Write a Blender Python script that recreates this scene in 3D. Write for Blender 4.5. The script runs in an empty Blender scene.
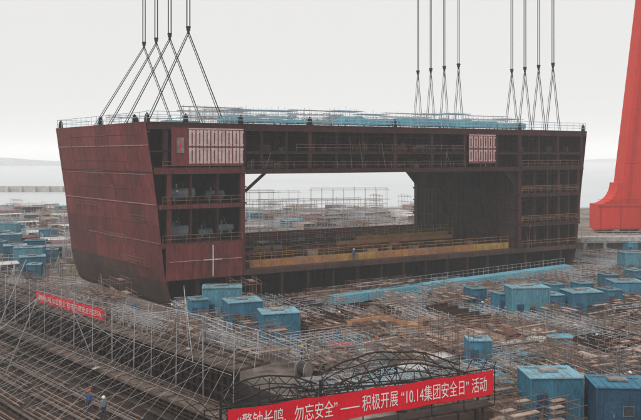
import bpy, math, random
from mathutils import Vector, Matrix
R = random.Random(11)
scene = bpy.context.scene
COL = scene.collection

# ------------------------------------------------------------------ mesh builder
class MB:
    def __init__(s):
        s.v = []; s.f = []; s.m = []
    def quad(s, a, b, c, d, m=0):
        i = len(s.v); s.v += [tuple(a), tuple(b), tuple(c), tuple(d)]
        s.f.append((i, i+1, i+2, i+3)); s.m.append(m)
    def hexa(s, p, m=0):
        i = len(s.v); s.v += [tuple(q) for q in p]
        for f in ((0,3,2,1),(4,5,6,7),(0,1,5,4),(1,2,6,5),(2,3,7,6),(3,0,4,7)):
            s.f.append(tuple(i+k for k in f)); s.m.append(m)
    def box(s, x0, x1, y0, y1, z0, z1, m=0):
        s.hexa([(x0,y0,z0),(x1,y0,z0),(x1,y1,z0),(x0,y1,z0),(x0,y0,z1),(x1,y0,z1),(x1,y1,z1),(x0,y1,z1)], m)
    def cbox(s, c, d, m=0):
        s.box(c[0]-d[0]/2, c[0]+d[0]/2, c[1]-d[1]/2, c[1]+d[1]/2, c[2]-d[2]/2, c[2]+d[2]/2, m)
    def frame(s, p, q):
        p = Vector(p); q = Vector(q); d = (q-p)
        if d.length < 1e-6: d = Vector((0,0,1))
        d.normalize()
        up = Vector((0,0,1)) if abs(d.z) < .95 else Vector((0,1,0))
        a = d.cross(up).normalized(); b = a.cross(d).normalized()
        return p, q, a, b
    def beam(s, p, q, w, h=None, m=0):
        h = h or w
        p, q, a, b = s.frame(p, q); a = a*w/2; b = b*h/2
        s.hexa([p-a-b, p+a-b, p+a+b, p-a+b, q-a-b, q+a-b, q+a+b, q-a+b], m)
    def tube(s, p, q, r, n=6, m=0, r2=None, cap=True):
        r2 = r if r2 is None else r2
        p, q, a, b = s.frame(p, q); i = len(s.v)
        for c, rr in ((p, r), (q, r2)):
            for k in range(n):
                t = 2*math.pi*k/n
                s.v.append(tuple(c + a*math.cos(t)*rr + b*math.sin(t)*rr))
        for k in range(n):
            k2 = (k+1) % n
            s.f.append((i+k, i+k2, i+n+k2, i+n+k)); s.m.append(m)
        if cap:
            s.f.append(tuple(i+k for k in reversed(range(n)))); s.m.append(m)
            s.f.append(tuple(i+n+k for k in range(n))); s.m.append(m)
    def prism(s, pts, off, m=0):
        n = len(pts); i = len(s.v); o = Vector(off)
        s.v += [tuple(p) for p in pts] + [tuple(Vector(p)+o) for p in pts]
        s.f.append(tuple(i+k for k in reversed(range(n)))); s.m.append(m)
        s.f.append(tuple(i+n+k for k in range(n))); s.m.append(m)
        for k in range(n):
            k2 = (k+1) % n
            s.f.append((i+k, i+k2, i+n+k2, i+n+k)); s.m.append(m)
    def rail(s, p, q, h=1.1, step=2.0, r=.03, rails=(1.0, .5), m=0):
        p = Vector(p); q = Vector(q); L = (q-p).length; n = max(1, round(L/step)); U = Vector((0,0,h))
        for k in range(n+1):
            c = p.lerp(q, k/n); s.tube(c, c+U, r, 4, m, cap=False)
        for t in rails:
            s.tube(p+U*t, q+U*t, r, 4, m, cap=False)

def make_obj(name, mb, mats, parent=None, smooth=False):
    me = bpy.data.meshes.new(name)
    me.from_pydata(mb.v, [], mb.f)
    for x in mats: me.materials.append(x)
    me.polygons.foreach_set("material_index", mb.m)
    if smooth: me.polygons.foreach_set("use_smooth", [True]*len(mb.f))
    me.update()
    o = bpy.data.objects.new(name, me); COL.objects.link(o)
    if parent: o.parent = parent
    return o

def tag(o, label, cat, group=None, kind=None):
    o["label"] = label; o["category"] = cat
    if group: o["group"] = group
    if kind: o["kind"] = kind
    return o

def empty(name, loc=(0,0,0), rz=0):
    e = bpy.data.objects.new(name, None); e.empty_display_size = .5
    e.location = loc; e.rotation_euler = (0,0,rz); COL.objects.link(e); return e

def thing(name, label, cat, parts, loc=(0,0,0), rz=0, group=None):
    root = empty(name, loc, rz); tag(root, label, cat, group)
    for p in parts:
        o = make_obj(p[0], p[1], p[2], root)
        if len(p) > 3:
            for c in p[3]: make_obj(c[0], c[1], c[2], o)
    return root

def copy_thing(root, loc, rz=None, label=None, scale=None):
    def rec(o, par):
        c = o.copy()
        if par is not None: c.parent = par
        COL.objects.link(c)
        for ch in o.children: rec(ch, c)
        return c
    n = rec(root, None); n.location = loc
    if rz is not None: n.rotation_euler = (0,0,rz)
    if scale: n.scale = scale
    if label: n["label"] = label
    return n

# ------------------------------------------------------------------ materials
def mat(name, c1, c2=None, scale=.5, rough=.75, metal=0, streak=1.0, lo=.38, hi=.65, bump=0, rnd=0, c3=None, fine=None, amp=.28):
    m = bpy.data.materials.new(name); m.use_nodes = True
    nt = m.node_tree; N = nt.nodes; L = nt.links
    b = N["Principled BSDF"]; b.inputs["Roughness"].default_value = rough; b.inputs["Metallic"].default_value = metal
    b.inputs["Specular IOR Level"].default_value = .3
    if c2 is None: c2 = tuple(x*.6 for x in c1)
    tc = N.new("ShaderNodeTexCoord"); mp = N.new("ShaderNodeMapping")
    mp.inputs["Scale"].default_value = (1, 1, streak)
    L.new(tc.outputs["Object"], mp.inputs[0])
    ns = N.new("ShaderNodeTexNoise"); ns.inputs["Scale"].default_value = scale; ns.inputs["Detail"].default_value = 6; ns.inputs["Roughness"].default_value = .65
    L.new(mp.outputs[0], ns.inputs["Vector"])
    cr = N.new("ShaderNodeValToRGB"); e = cr.color_ramp.elements
    e[0].position = lo; e[0].color = (*c1, 1); e[1].position = hi; e[1].color = (*c2, 1)
    if c3: k = e.new((lo+hi)/2); k.color = (*c3, 1)
    L.new(ns.outputs["Fac"], cr.inputs[0])
    out = cr.outputs[0]
    n2 = N.new("ShaderNodeTexNoise"); n2.inputs["Scale"].default_value = fine or scale*9; n2.inputs["Detail"].default_value = 4
    L.new(mp.outputs[0], n2.inputs["Vector"])
    mr = N.new("ShaderNodeMapRange"); mr.inputs[1].default_value = .3; mr.inputs[2].default_value = .7
    mr.inputs[3].default_value = 1-amp; mr.inputs[4].default_value = 1+amp*.85
    L.new(n2.outputs["Fac"], mr.inputs[0])
    val = mr.outputs[0]
    if rnd:
        oi = N.new("ShaderNodeObjectInfo"); m2 = N.new("ShaderNodeMapRange")
        m2.inputs[3].default_value = 1-rnd; m2.inputs[4].default_value = 1+rnd
        L.new(oi.outputs["Random"], m2.inputs[0])
        mu = N.new("ShaderNodeMath"); mu.operation = "MULTIPLY"
        L.new(val, mu.inputs[0]); L.new(m2.outputs[0], mu.inputs[1]); val = mu.outputs[0]
    mx = N.new("ShaderNodeVectorMath"); mx.operation = "SCALE"
    L.new(out, mx.inputs[0]); L.new(val, mx.inputs["Scale"])
    L.new(mx.outputs[0], b.inputs["Base Color"])
    if bump:
        bp = N.new("ShaderNodeBump"); bp.inputs["Strength"].default_value = bump; bp.inputs["Distance"].default_value = .1
        L.new(n2.outputs["Fac"], bp.inputs["Height"]); L.new(bp.outputs[0], b.inputs["Normal"])
    return m

M = {}
M['maroonA'] = mat('maroon_primer', (.190,.044,.042), (.115,.031,.029), .25, streak=.35)
M['maroonB'] = mat('maroon_primer_dull', (.150,.038,.036), (.09,.027,.025), .3, streak=.35)
M['maroonC'] = mat('maroon_primer_light', (.235,.062,.060), (.155,.044,.042), .3, streak=.35)
M['brown'] = mat('brown_steel', (.085,.048,.038), (.045,.03,.026), .3, streak=.3)
M['dark'] = mat('shade_dark_steel', (.036,.020,.018), (.016,.012,.011), .4, streak=.4)  # base colour taken near black to deepen the shade in the bays
M['darkred'] = mat('shade_dark_red_steel', (.062,.020,.019), (.028,.013,.012), .4, streak=.4)  # dark maroon with extra recess shade put into the colour
M['pink'] = mat('chalk_paint', (.66,.52,.50), (.48,.33,.32), 1.2)
M['faintline'] = mat('faint_chalk_line', (.40,.24,.23), (.24,.10,.10), 1.0)
M['white'] = mat('white_paint', (.66,.65,.63), (.46,.43,.40), .8, rnd=.1)
M['orange'] = mat('orange_primer', (.44,.20,.07), (.26,.13,.06), .4)
M['boomorange'] = mat('dusty_orange_machine_paint', (.50,.25,.12), (.34,.18,.10), .8)
M['dullorange'] = mat('faded_orange', (.40,.20,.10), (.26,.14,.08), .5)
M['yellow'] = mat('ochre_paint', (.46,.29,.08), (.30,.18,.06), .6)
M['tank'] = mat('grey_blue_equipment', (.20,.23,.24), (.10,.11,.12), .8)
M['cyan'] = mat('cyan_sheet', (.18,.48,.58), (.14,.36,.46), .5, rnd=.12)
M['blue'] = mat('blue_hut_paint', (.06,.22,.33), (.04,.14,.21), .6, rnd=.25, streak=.4)
M['lblue'] = mat('light_blue_paint', (.12,.34,.43), (.09,.23,.30), .6, rnd=.2, streak=.4)
M['dblue'] = mat('dark_blue_paint', (.03,.085,.15), (.02,.055,.10), .5, rnd=.2)
M['roof'] = mat('dusty_blue_roof', (.17,.37,.45), (.16,.22,.24), .9, rnd=.25)
M['glass'] = mat('dark_glass', (.03,.04,.05), (.05,.06,.07), 1, rough=.15)
M['pole'] = mat('galvanised_pole', (.50,.50,.52), (.28,.27,.27), 1.0, rough=.5, rnd=.35)
M['rustpole'] = mat('rusty_pole', (.26,.16,.12), (.13,.09,.07), 1.0, rnd=.3)
M['bluepole'] = mat('light_blue_pole', (.40,.54,.62), (.31,.43,.5), 1.0)
M['plank'] = mat('weathered_plank', (.40,.34,.29), (.20,.165,.145), 1.5, rnd=.4)
M['tan'] = mat('pinkish_tan_board', (.44,.32,.26), (.26,.18,.15), 1.2, rnd=.4)
M['rope'] = mat('wire_rope', (.035,.035,.038), (.02,.02,.02), 2)
M['black'] = mat('black_steel_and_opening', (.018,.02,.022), (.03,.028,.027), 1)
M['redban'] = mat('red_banner_cloth', (.76,.016,.035), (.64,.012,.03), .8, rough=.8, amp=.12)
M['letter'] = mat('white_lettering', (.85,.82,.8), (.78,.75,.74), 2, amp=.05)
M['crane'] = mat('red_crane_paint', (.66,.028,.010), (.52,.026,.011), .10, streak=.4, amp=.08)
M['cranedark'] = mat('dark_red_crane_paint', (.42,.022,.010), (.34,.02,.01), .10, amp=.08)  # darker red for crane ribs, bands and ladder
M['dullred'] = mat('dull_red_paint', (.32,.08,.06), (.2,.055,.045), .6, rnd=.3)
M['rust'] = mat('rusty_girder', (.070,.042,.033), (.03,.021,.018), .7, rnd=.3)
M['flange'] = mat('dusty_flange', (.14,.098,.078), (.05,.037,.031), .9, rnd=.45)
M['grey'] = mat('grey_steel', (.28,.27,.27), (.15,.135,.13), .6, rnd=.3)
M['tyre'] = mat('black_rubber', (.03,.03,.03), (.05,.045,.04), 2)
M['concrete'] = mat('pale_concrete', (.46,.45,.43), (.32,.31,.29), .3)
M['kerbstrip'] = mat('worn_concrete', (.27,.225,.19), (.12,.095,.08), .25, fine=2)
M['skin'] = mat('skin', (.42,.25,.17), (.38,.22,.15), 3)
M['shoe'] = mat('shoe', (.03,.03,.03), None, 3)
M['trouser'] = mat('dark_trousers', (.05,.06,.10), None, 3)
M['jgrey'] = mat('grey_jacket', (.24,.26,.30), None, 4)
M['jblue'] = mat('blue_jacket', (.07,.13,.30), None, 4)
M['jorange'] = mat('orange_jacket', (.60,.16,.04), None, 4)
M['hwhite'] = mat('white_helmet_shell', (.8,.8,.78), (.7,.7,.68), 3, rough=.35)
M['hyellow'] = mat('yellow_helmet_shell', (.75,.5,.06), (.7,.45,.05), 3, rough=.35)
M['hred'] = mat('red_helmet_shell', (.65,.05,.04), (.6,.05,.04), 3, rough=.35)
M['eye'] = mat('eye', (.02,.02,.02), None, 3)
M['ground'] = mat('yard_ground', (.31,.255,.22), (.10,.073,.062), .09, c3=(.20,.16,.135), fine=1.1, bump=.2, rough=.9, amp=.4)
M['dockfloor'] = mat('dock_floor', (.06,.041,.033), (.026,.02,.017), .2, rough=.9)
M['hill'] = mat('haze_tinted_hill', (.42,.44,.45), (.38,.40,.41), .01, rough=1)  # distance haze mixed into the base colour
M['net'] = mat('grey_net_cord', (.36,.36,.35), (.24,.24,.24), 1)
M['sea'] = mat('haze_pale_sea', (.56,.58,.59), (.50,.53,.54), .01, rough=.3, bump=.2, fine=.3, amp=.08)  # haze over the water painted in as a pale base colour

# ------------------------------------------------------------------ setting
SHORE = 285
def sheet(name, pts, z, m, kind="structure"):
    mb = MB()
    mb.v = [(x, y, z) for x, y in pts]; mb.f = [tuple(range(len(pts)))]; mb.m = [0]
    o = make_obj(name, mb, [m]); o["kind"] = kind
    return o
g = sheet("ground", [(-900,-200),(900,-200),(900,SHORE),(-900,SHORE)], 0, M['ground'])
tag(g, "dusty brown shipyard ground with stains and patches", "ground", kind="structure")
s_ = sheet("sea", [(-9000,SHORE),(9000,SHORE),(9000,12000),(-9000,12000)], -2.5, M['sea'])
tag(s_, "pale grey calm sea under haze", "sea", kind="structure")
mb = MB(); mb.box(-900,900,SHORE-1,SHORE+2,-6,.35)
tag(make_obj("quay", mb, [M['concrete']]), "concrete quay edge along the sea", "quay", kind="structure")
def hills(name, x0, x1, y, h, seed):
    r = random.Random(seed); mb = MB(); n = 60; pr = []
    ph = [r.uniform(0,6) for _ in range(4)]
    for k in range(n+1):
        t = k/n; e = math.sin(math.pi*t)**.4
        z = h*e*(.55+.2*math.sin(5*t+ph[0])+.15*math.sin(13*t+ph[1])+.08*math.sin(31*t+ph[2]))
        pr.append((x0+(x1-x0)*t, z))
    for k in range(n):
        (a, za), (b, zb) = pr[k], pr[k+1]
        mb.quad((a,y,-3),(b,y,-3),(b,y+60,zb),(a,y+60,za))
        mb.quad((a,y+60,za),(b,y+60,zb),(b,y+260,-3),(a,y+260,-3))
    o = make_obj(name, mb, [M['hill']]); tag(o, "low hazy hills across the water", "hills", kind="structure")
hills("hills", -1500, -350, 1700, 20, 2)
hills("hills", 700, 1800, 2600, 20, 5)

D = Vector((.70,-.714,0)); Pn = Vector((-.714,-.70,0))
A0 = Vector((-44,104,0))
rzD = math.atan2(D.y,D.x)
def dk(s, p, z=0): v = A0 + D*s + Pn*p; return (v.x, v.y, z)
c = [dk(-60,0), dk(75,0), dk(75,60), dk(-60,60)]
o = sheet("dock_floor", [(x[0], x[1]) for x in c], .005, M['dockfloor']); tag(o, "dark brown dock floor", "ground", kind="structure")
c = [dk(-60,-3.0), dk(66,-3.0), dk(66,-.4), dk(-60,-.4)]
o = sheet("pavement", [(x[0], x[1]) for x in c], .010, M['kerbstrip']); tag(o, "worn concrete strip beside the dock", "pavement", kind="structure")

# ------------------------------------------------------------------ BLOCK
TH = math.atan2(.474,.88)
BO = Vector((-21,96,0))
blk = empty("ship_block", BO, TH)
tag(blk, "huge maroon steel ship block hanging from crane slings, open decks", "ship block")
def loc2w(u, v, z=0):
    return Vector((-21+.88*u-.474*v, 96+.474*u+.88*v, z))
def part(name, mb, mats, label=None, parent=None):
    o = make_obj(name, mb, mats, parent or blk)
    if label: o["label"] = label
    return o
DEP = 30.6
fl = [(.10,2.7),(.7,2.2),(2.0,1.75),(3.6,1.3),(5.2,1.0),(8.6,.65),(11,.35),(13.6,.1),(16,-.25),(18.2,-.55),(21.3,-1.0),(24.4,-1.4)]
def flare(z):
    for (a, fa), (b, fb) in zip(fl, fl[1:]):
        if a <= z <= b: return fa+(fb-fa)*(z-a)/(b-a)
    return fl[-1][1]
def uo(z, v): return flare(z) - .2*v
mb = MB(); r = random.Random(3)
vs = [0,3.4,7.6,12,16.2,20.5,25,DEP]
for i, ((za, _), (zb, _)) in enumerate(zip(fl, fl[1:])):
    for j, (va, vb) in enumerate(zip(vs, vs[1:])):
        if zb <= 3.7 or (zb <= 5.3 and j > 1): m = 3
        elif zb > 21: m = r.choice((0,0,2))
        elif zb > 13: m = r.choice((0,1,0))
        else: m = r.choice((0,1,1,0)) if zb > 6 or j < 3 else 3
        mb.quad((uo(za,va),va,za),(uo(zb,va),va,zb),(uo(zb,vb),vb,zb),(uo(za,vb),vb,za), m)
part("side_shell", mb, [M['maroonA'],M['maroonB'],M['maroonC'],M['brown']], "flared maroon side plating, brown along the bottom")
rs = random.Random(21)
for z in (22.9,21.4,19.4,17.6,15.6,13.7,11.2,8.7,5.25):
    big = z in (21.4,13.7)
    v0 = 0.2 if big else rs.uniform(.2,8); v1 = DEP if big else rs.uniform(18,DEP)
    mb = MB(); mb.beam((uo(z,v0)-.03,v0,z),(uo(z,v1)-.03,v1,z),.08,.11 if big else .06, 0)
    part("seam_line", mb, [M['faintline'] if big or z in (8.7,17.6) else M['maroonC']])
for v in vs[1:-1]:
    mb = MB()
    for (za, _), (zb, _) in zip(fl[3:], fl[4:]):
        mb.beam((uo(za,v)-.01,v,za),(uo(zb,v)-.01,v,zb),.05,.05,0)
    part("weld_seam", mb, [M['maroonC']])
for v0, z in ((1,11.2),(9,8.2),(14,17),(4,5.4),(18,12.4)):
    mb = MB(); mb.rail((uo(z,v0)-.5,v0,z),(uo(z,v0+7)-.5,v0+7,z),.9,1.8,.03)
    for k in range(4): vv = v0+k*2.2; mb.tube((uo(z,vv)-.02,vv,z-.1),(uo(z,vv)-.6,vv,z),.03,4)
    part("staging", mb, [M['rustpole']])
mb = MB()
for (za, fa), (zb, fb) in zip(fl, fl[1:]):
    mb.quad((76-fa,0,za),(76-fa+3,DEP,za),(76-fb+3,DEP,zb),(76-fb,0,zb), 0 if zb > 5 else 1)
part("side_shell", mb, [M['maroonB'],M['brown']], "maroon far side plating")
def deckslab(z, t, u0f, u1f, v0=0., v1=DEP, mt=None, name="deck"):
    mb = MB(); a0 = u0f(v0); a1 = u0f(v1); b0 = u1f(v0); b1 = u1f(v1)
    mb.hexa([(a0,v0,z-t),(b0,v0,z-t),(b1,v1,z-t),(a1,v1,z-t),(a0,v0,z),(b0,v0,z),(b1,v1,z),(a1,v1,z)])
    return part(name, mb, [mt or M['darkred']])
LU = lambda z: (lambda v: uo(z, v)+.03)
RU = lambda z: (lambda v: 76-flare(z)+.09*v-.03)
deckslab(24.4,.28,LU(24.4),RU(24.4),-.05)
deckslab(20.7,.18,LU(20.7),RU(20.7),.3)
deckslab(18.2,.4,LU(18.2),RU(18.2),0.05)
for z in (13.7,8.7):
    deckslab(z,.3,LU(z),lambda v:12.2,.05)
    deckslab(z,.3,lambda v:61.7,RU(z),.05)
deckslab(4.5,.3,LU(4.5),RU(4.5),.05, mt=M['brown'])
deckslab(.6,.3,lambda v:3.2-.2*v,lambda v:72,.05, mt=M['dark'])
def wall_v(v, u0, u1, z0, z1, mt, step=.8, holes=()):
    mb = MB()
    if not holes: mb.box(u0,u1,v,v+.06,z0,z1)
    else:
        cur = u0
        for (h0,h1,hz0,hz1) in holes:
            mb.box(cur,h0,v,v+.06,z0,z1); mb.box(h0,h1,v,v+.06,z0,hz0); mb.box(h0,h1,v,v+.06,hz1,z1); cur = h1
        mb.box(cur,u1,v,v+.06,z0,z1)
    n = int((u1-u0)/step)
    for k in range(1,n):
        u = u0+k*step
        if any(h[0]-.1 < u < h[1]+.1 for h in holes): continue
        mb.box(u-.03,u+.03,v-.25,v-.003,z0+.05,z1-.05,1)
    zc = (z0+z1)/2
    mb.box(u0+.1,u1-.1,v-.36,v-.26,zc-.08,zc+.08,1)
    part("bulkhead", mb, [mt, M['darkred']])
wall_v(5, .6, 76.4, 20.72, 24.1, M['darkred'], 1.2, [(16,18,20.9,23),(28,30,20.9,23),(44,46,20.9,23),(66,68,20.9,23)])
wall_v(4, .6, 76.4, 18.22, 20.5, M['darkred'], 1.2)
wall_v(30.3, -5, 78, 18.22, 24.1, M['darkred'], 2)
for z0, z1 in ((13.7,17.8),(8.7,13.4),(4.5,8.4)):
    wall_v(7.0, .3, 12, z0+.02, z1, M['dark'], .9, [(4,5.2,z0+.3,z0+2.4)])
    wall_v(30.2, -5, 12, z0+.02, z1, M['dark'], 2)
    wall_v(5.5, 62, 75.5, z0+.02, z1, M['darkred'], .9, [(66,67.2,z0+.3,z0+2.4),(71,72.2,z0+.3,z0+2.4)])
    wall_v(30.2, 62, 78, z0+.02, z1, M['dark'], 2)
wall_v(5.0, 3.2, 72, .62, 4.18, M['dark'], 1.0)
def wall_u(u, sgn, z0, z1):
    mb = MB()
    mb.box(u-.05,u+.05,.3,DEP-.4,z0,z1)
    v = 1.0
    while v < DEP-1:
        w = .28 if (int(v*10) % 3) else .5
        mb.box(u+sgn*.06 if sgn > 0 else u-w, u+w if sgn > 0 else u-.06, v-.04, v+.04, z0, z1, 1); v += 1.25
    for z in (6.5,8.6,11.2,13.6,15.8):
        a, b = (u+.06,u+.42) if sgn > 0 else (u-.42,u-.06)
        mb.box(a,b,.35,DEP-.5,z-.09,z+.09,1)
    part("longitudinal_bulkhead", mb, [M['brown'],M['brown']])
wall_u(12.2, 1, 4.52, 17.78); wall_u(61.7, -1, 4.52, 17.78)
for v, z in ((5,5),(14,5),(23,5),(9,9),(20,9),(12,14),(25,14)):
    mb = MB(); mb.box(61.05,61.15,v,v+1.6,z,z+2.4,0)  # solid black slab paints the darkness of an open doorway
    for a, b_, c_, d_ in ((v-.12,v-.002,z,z+2.4),(v+1.602,v+1.72,z,z+2.4),(v-.12,v+1.72,z+2.402,z+2.55)):
        mb.box(61.0,61.15,a,b_,c_,d_,1)
    part("doorway", mb, [M['black'],M['darkred']])
def column(u0, z0, z1, w=.45, mt='darkred', v=.02):
    mb = MB(); mb.box(u0-w/2,u0+w/2,v,v+.08,z0,z1); mb.box(u0-.04,u0+.04,v+.081,v+.6,z0,z1)
    mb.box(u0-w/2,u0+w/2,v+.601,v+.66,z0,z1)
    part("column", mb, [M[mt]])
for u, w in ((1.2,.6),(12.0,.7),(14.7,.4),(18.5,.3),(22.2,.6),(26.5,.3),(31,.35),(36.7,.6),(43.6,.5),(50.1,.5),(56.6,.5),(61.7,.8),(66,.35),(70.4,.5),(76.2,.7)):
    column(u, 18.22, 20.5, w, 'darkred' if w > .45 else 'dark'); column(u, 20.72, 24.1, w, 'darkred' if w > .45 else 'dark')
for z0, z1 in ((13.72,17.78),(8.72,13.38),(4.52,8.38)):
    for u, w in ((1.7,.6),(4.6,.25),(8.3,.3),(11.9,.65),(61.7,.8),(65,.3),(68.0,.35),(70.6,.55),(73,.25)):
        column(u, z0, z1, w, 'maroonB' if w > .5 and u < 20 else 'darkred')
    column(75.0 + (.35 if z0 > 8 else -.2), z0, z1, .6, 'darkred')
for k in range(17):
    column(5.5+k*4.1, .62, 4.18, .35 if k % 2 else .6, 'dark')
def girder(u0, u1, z0, z1, mt='darkred', v=-.06, name="edge_girder"):
    mb = MB(); mb.box(u0,u1,v,v+.07,z0,z1)
    u = u0+.6
    while u < u1:
        mb.box(u-.03,u+.03,v-.06,v-.002,z0+.03,z1-.03,1); u += 1.6
    mb.box(u0,u1,v-.12,v-.001,z0-.05,z0-.001,1)
    part(name, mb, [M[mt], M['brown']])
girder(-1.2,77.2,23.5,24.1,'darkred')
girder(-.3,12.2,17.7,18.5,'maroonB'); girder(12.25,61.6,17.6,18.15,'darkred'); girder(61.7,76.5,17.7,18.4,'darkred')
girder(12.5,76.4,20.35,20.68,'dark', .1)
for z in (13.7,8.7):
    girder(.3,12.2,z-.55,z-.02,'maroonB'); girder(61.7,75.6,z-.5,z-.02,'darkred')
girder(1.4,75,3.9,4.48,'brown'); girder(2.9,72,.2,.7,'dark')
for (a, b_) in (((12.4,.4,15.2),(15.4,.4,17.7)),((12.4,15,14.8),(15.2,15,17.7)),((12.4,29,14.8),(15.2,29,17.7))):
    mb = MB(); mb.beam(a,b_,.35); part("knee_bracket", mb, [M['dark']])
for v in (.5,10,20,29.5):
    mb = MB(); mb.prism([(61.6,v,14.2),(58.3,v,17.75),(61.6,v,17.75)], (0,.15,0)); part("knee_bracket", mb, [M['dark']])
def slotpanel(u0, u1, z0, z1, nx, dense):
    mb = MB(); mb.box(u0,u1,-.2,-.13,z0,z1)
    d = (u1-u0)/nx; zm = (z0+z1)/2
    for k in range(nx):
        for (a, b) in ((z0+.3,zm-.1),(zm+.1,z1-.3)):
            x0 = u0+k*d+.05; x1 = x0+d*dense
            mb.box(x0,x1,-.27,-.202,a,b,1)
            if k % 2 == 0: mb.box(x0+.001,x0+d*.98,-.262,-.203,b-.3,b-.12,1); mb.box(x0+.001,x0+d*.98,-.262,-.203,a+.12,a+.26,1)
    mb.box(u0,u1,-.25,-.203,zm-.06,zm+.06,2); mb.box(u0,u1,-.25,-.203,z1-.2,z1-.05,1)
    return part("window_panel", mb, [M['maroonC'],M['pink'],M['maroonA']], "panel of close off-white vertical bars on red")
slotpanel(4.2,11.9,18.7,23.7,15,.66); slotpanel(50.7,56.2,18.8,23.5,11,.36)
mb = MB(); mb.box(1.9,4.15,-.19,-.12,18.7,23.7); mb.box(2.6,3.6,-.25,-.192,20.4,22.4,1); mb.box(3.05,3.13,-.28,-.252,20.6,22.2,2); mb.box(2.8,3.4,-.279,-.253,21.3,21.4,2)
part("door_panel", mb, [M['maroonA'],M['grey'],M['redban']])
mb = MB(); mb.box(1.2,11.8,-.2,-.13,3.9,8.4)
for k in range(1,9): mb.box(1.2+k*1.18,1.24+k*1.18,-.25,-.201,4,8.3,0)
mb.box(7.47,7.63,-.34,-.26,4.1,8.2,1); mb.box(6.3,8.8,-.335,-.262,6.23,6.37,1); mb.box(1.6,6.29,-.3,-.24,6.28,6.32,2); mb.box(8.81,11.6,-.3,-.24,6.28,6.32,2)
part("lower_panel", mb, [M['maroonA'],M['white'],M['pink']], "maroon lower panel with thin white cross")
for (u, v, z, L, rr) in ((2.4,2.5,15.0,3.4,.75),(7.6,3,14.7,2.6,.6),(2.0,2.5,9.9,3.2,.85),(6.5,3,9.6,2,.55),(8.9,2,10.2,2.3,.5)):
    mb = MB(); mb.tube((u,v,z),(u+L,v,z),rr,14); mb.cbox((u+.5,v,z-rr+.05),(.3,1,.5)); mb.cbox((u+L-.5,v,z-rr+.05),(.3,1,.5))
    mb.tube((u+L*.3,v,z+rr-.05),(u+L*.3,v,z+rr+.5),.12,8); mb.tube((u+L*.6,v,z+rr-.05),(u+L*.6,v+1,z+rr+.9),.07,6)
    part("tank", mb, [M['tank']])
mb = MB()
for z in (22.9,19.9,16.9,12.4,7.4):
    mb.tube((62.5,3,z),(75,3,z),.16,6)
    if z > 18: mb.tube((13,2.6,z),(60,2.6,z),.14,6)
for u in (24,33,41,47,59,64,69): mb.tube((u,2.2,18.3),(u,2.2,23.9),.12,6)
for u in (63.6,67,72): mb.tube((u,3.5,4.6),(u,3.5,17.5),.15,6)
part("pipework", mb, [M['brown']])
rr_ = random.Random(4)
for k in range(44):
    q = rr_.random(); u = 13.5+rr_.random()*46 if q < .55 else 62+rr_.random()*12 if q < .85 else 2+rr_.random()*9
    z = rr_.choice((18.23,20.73)) if 12 < u < 61 else rr_.choice((4.53,8.73,13.73,18.23,20.73)) if u > 61 else rr_.choice((8.73,13.73)); w = rr_.uniform(.4,1.6); h = rr_.uniform(.4,1.4)
    mb = MB(); mb.box(u,u+w,1.2,2.0,z,z+h); mb.box(u+.1,u+w-.1,1.12,1.198,z+.1,z+h-.1,1)
    part("cabinet", mb, [M[rr_.choice(('grey','maroonC','brown','rust','brown'))],M['brown']])
mb = MB()
for z in (13.7,8.7,18.25):
    mb.rail((.8,-.12,z),(11.8,-.12,z),1.0,1.5,.035); mb.rail((62,-.12,z),(75.2,-.12,z),1.0,1.5,.04)
mb.rail((12.6,-.1,18.3),(50,-.1,18.3),.9,2.3,.03); mb.rail((20,.0,20.75),(50,.0,20.75),.9,2.3,.03)
part("railing", mb, [M['rustpole']])
mb = MB()
for z in (4.55,13.75,8.75): mb.rail((62,-.2,z+.3),(74.6,-.2,z+.3),.9,2,.03)
part("railing", mb, [M['dullorange']])
r9 = random.Random(9)
for k in range(10):
    u = r9.choice((r9.uniform(13,60),r9.uniform(62,75))); z = r9.choice((4.6,8.8,13.8)) if not 12 < u < 61 else 18.3
    mb = MB(); mb.tube((u,-.3,z),(u+r9.uniform(-1.2,1.2),-.3,z+r9.uniform(2,4.5)),.025,4); part("staging_pole", mb, [M['grey']])
mb = MB()
mb.rail((-1.3,.1,24.42),(77.2,.1,24.42),1.35,1.5,.04,(1,.66,.33))
mb.rail((-1.3,.1,24.42),(-7.3,DEP,24.42),1.25,1.9,.035,(1,.5))
mb.rail((-7.3,DEP-.1,24.42),(79,DEP-.1,24.42),1.25,2.4,.035,(1,.5))
part("deck_railing", mb, [M['bluepole']])
for u, v in ((-1.1,.3),(-4,14),(-7,29),(-1.5,5),(11.7,.2),(22.3,.2),(36.8,.2),(62,.2),(76.9,.3),(0.6,12),(4,.3)):
    mb = MB(); mb.prism([(u-.35,v,24.42),(u+.35,v,24.42),(u+.25,v,25.3),(u,v,25.6),(u-.25,v,25.3)], (0,.25,0)); part("lifting_lug", mb, [M['dark']])
cs = [13.5,20,27.5,34,41,47,53,60.5]
for k, (a0, a1) in enumerate(zip(cs, cs[1:])):
    mb = MB(); mb.box(a0,a1-.03,1.4,1.6,4.52,5.5); mb.box(a0,a1-.03,1.602,4.2,5.1,5.2,2)
    q = a0+.3
    while q < a1-.2: mb.box(q,q+.1,1.25,1.395,4.52,5.4,1); q += 1.5
    part("coaming", mb, [M[('orange','dullorange','yellow','orange','dullorange','orange','yellow')[k]],M['dullorange'],M['dullorange']], "ochre primed coaming on the lower deck")
mb = MB(); mb.rail((13.5,1.5,5.52),(60.5,1.5,5.52),1.0,1.7,.028,(1,.5)); part("coaming_railing", mb, [M['yellow']])
mb = MB(); mb.box(12.4,61.4,DEP-1.2,DEP-1.0,4.52,6.3)
for k in range(24): mb.box(13+k*2,13.1+k*2,DEP-1.4,DEP-1.202,4.52,6.25,1)
part("bulwark", mb, [M['maroonC'],M['maroonB']])
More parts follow.
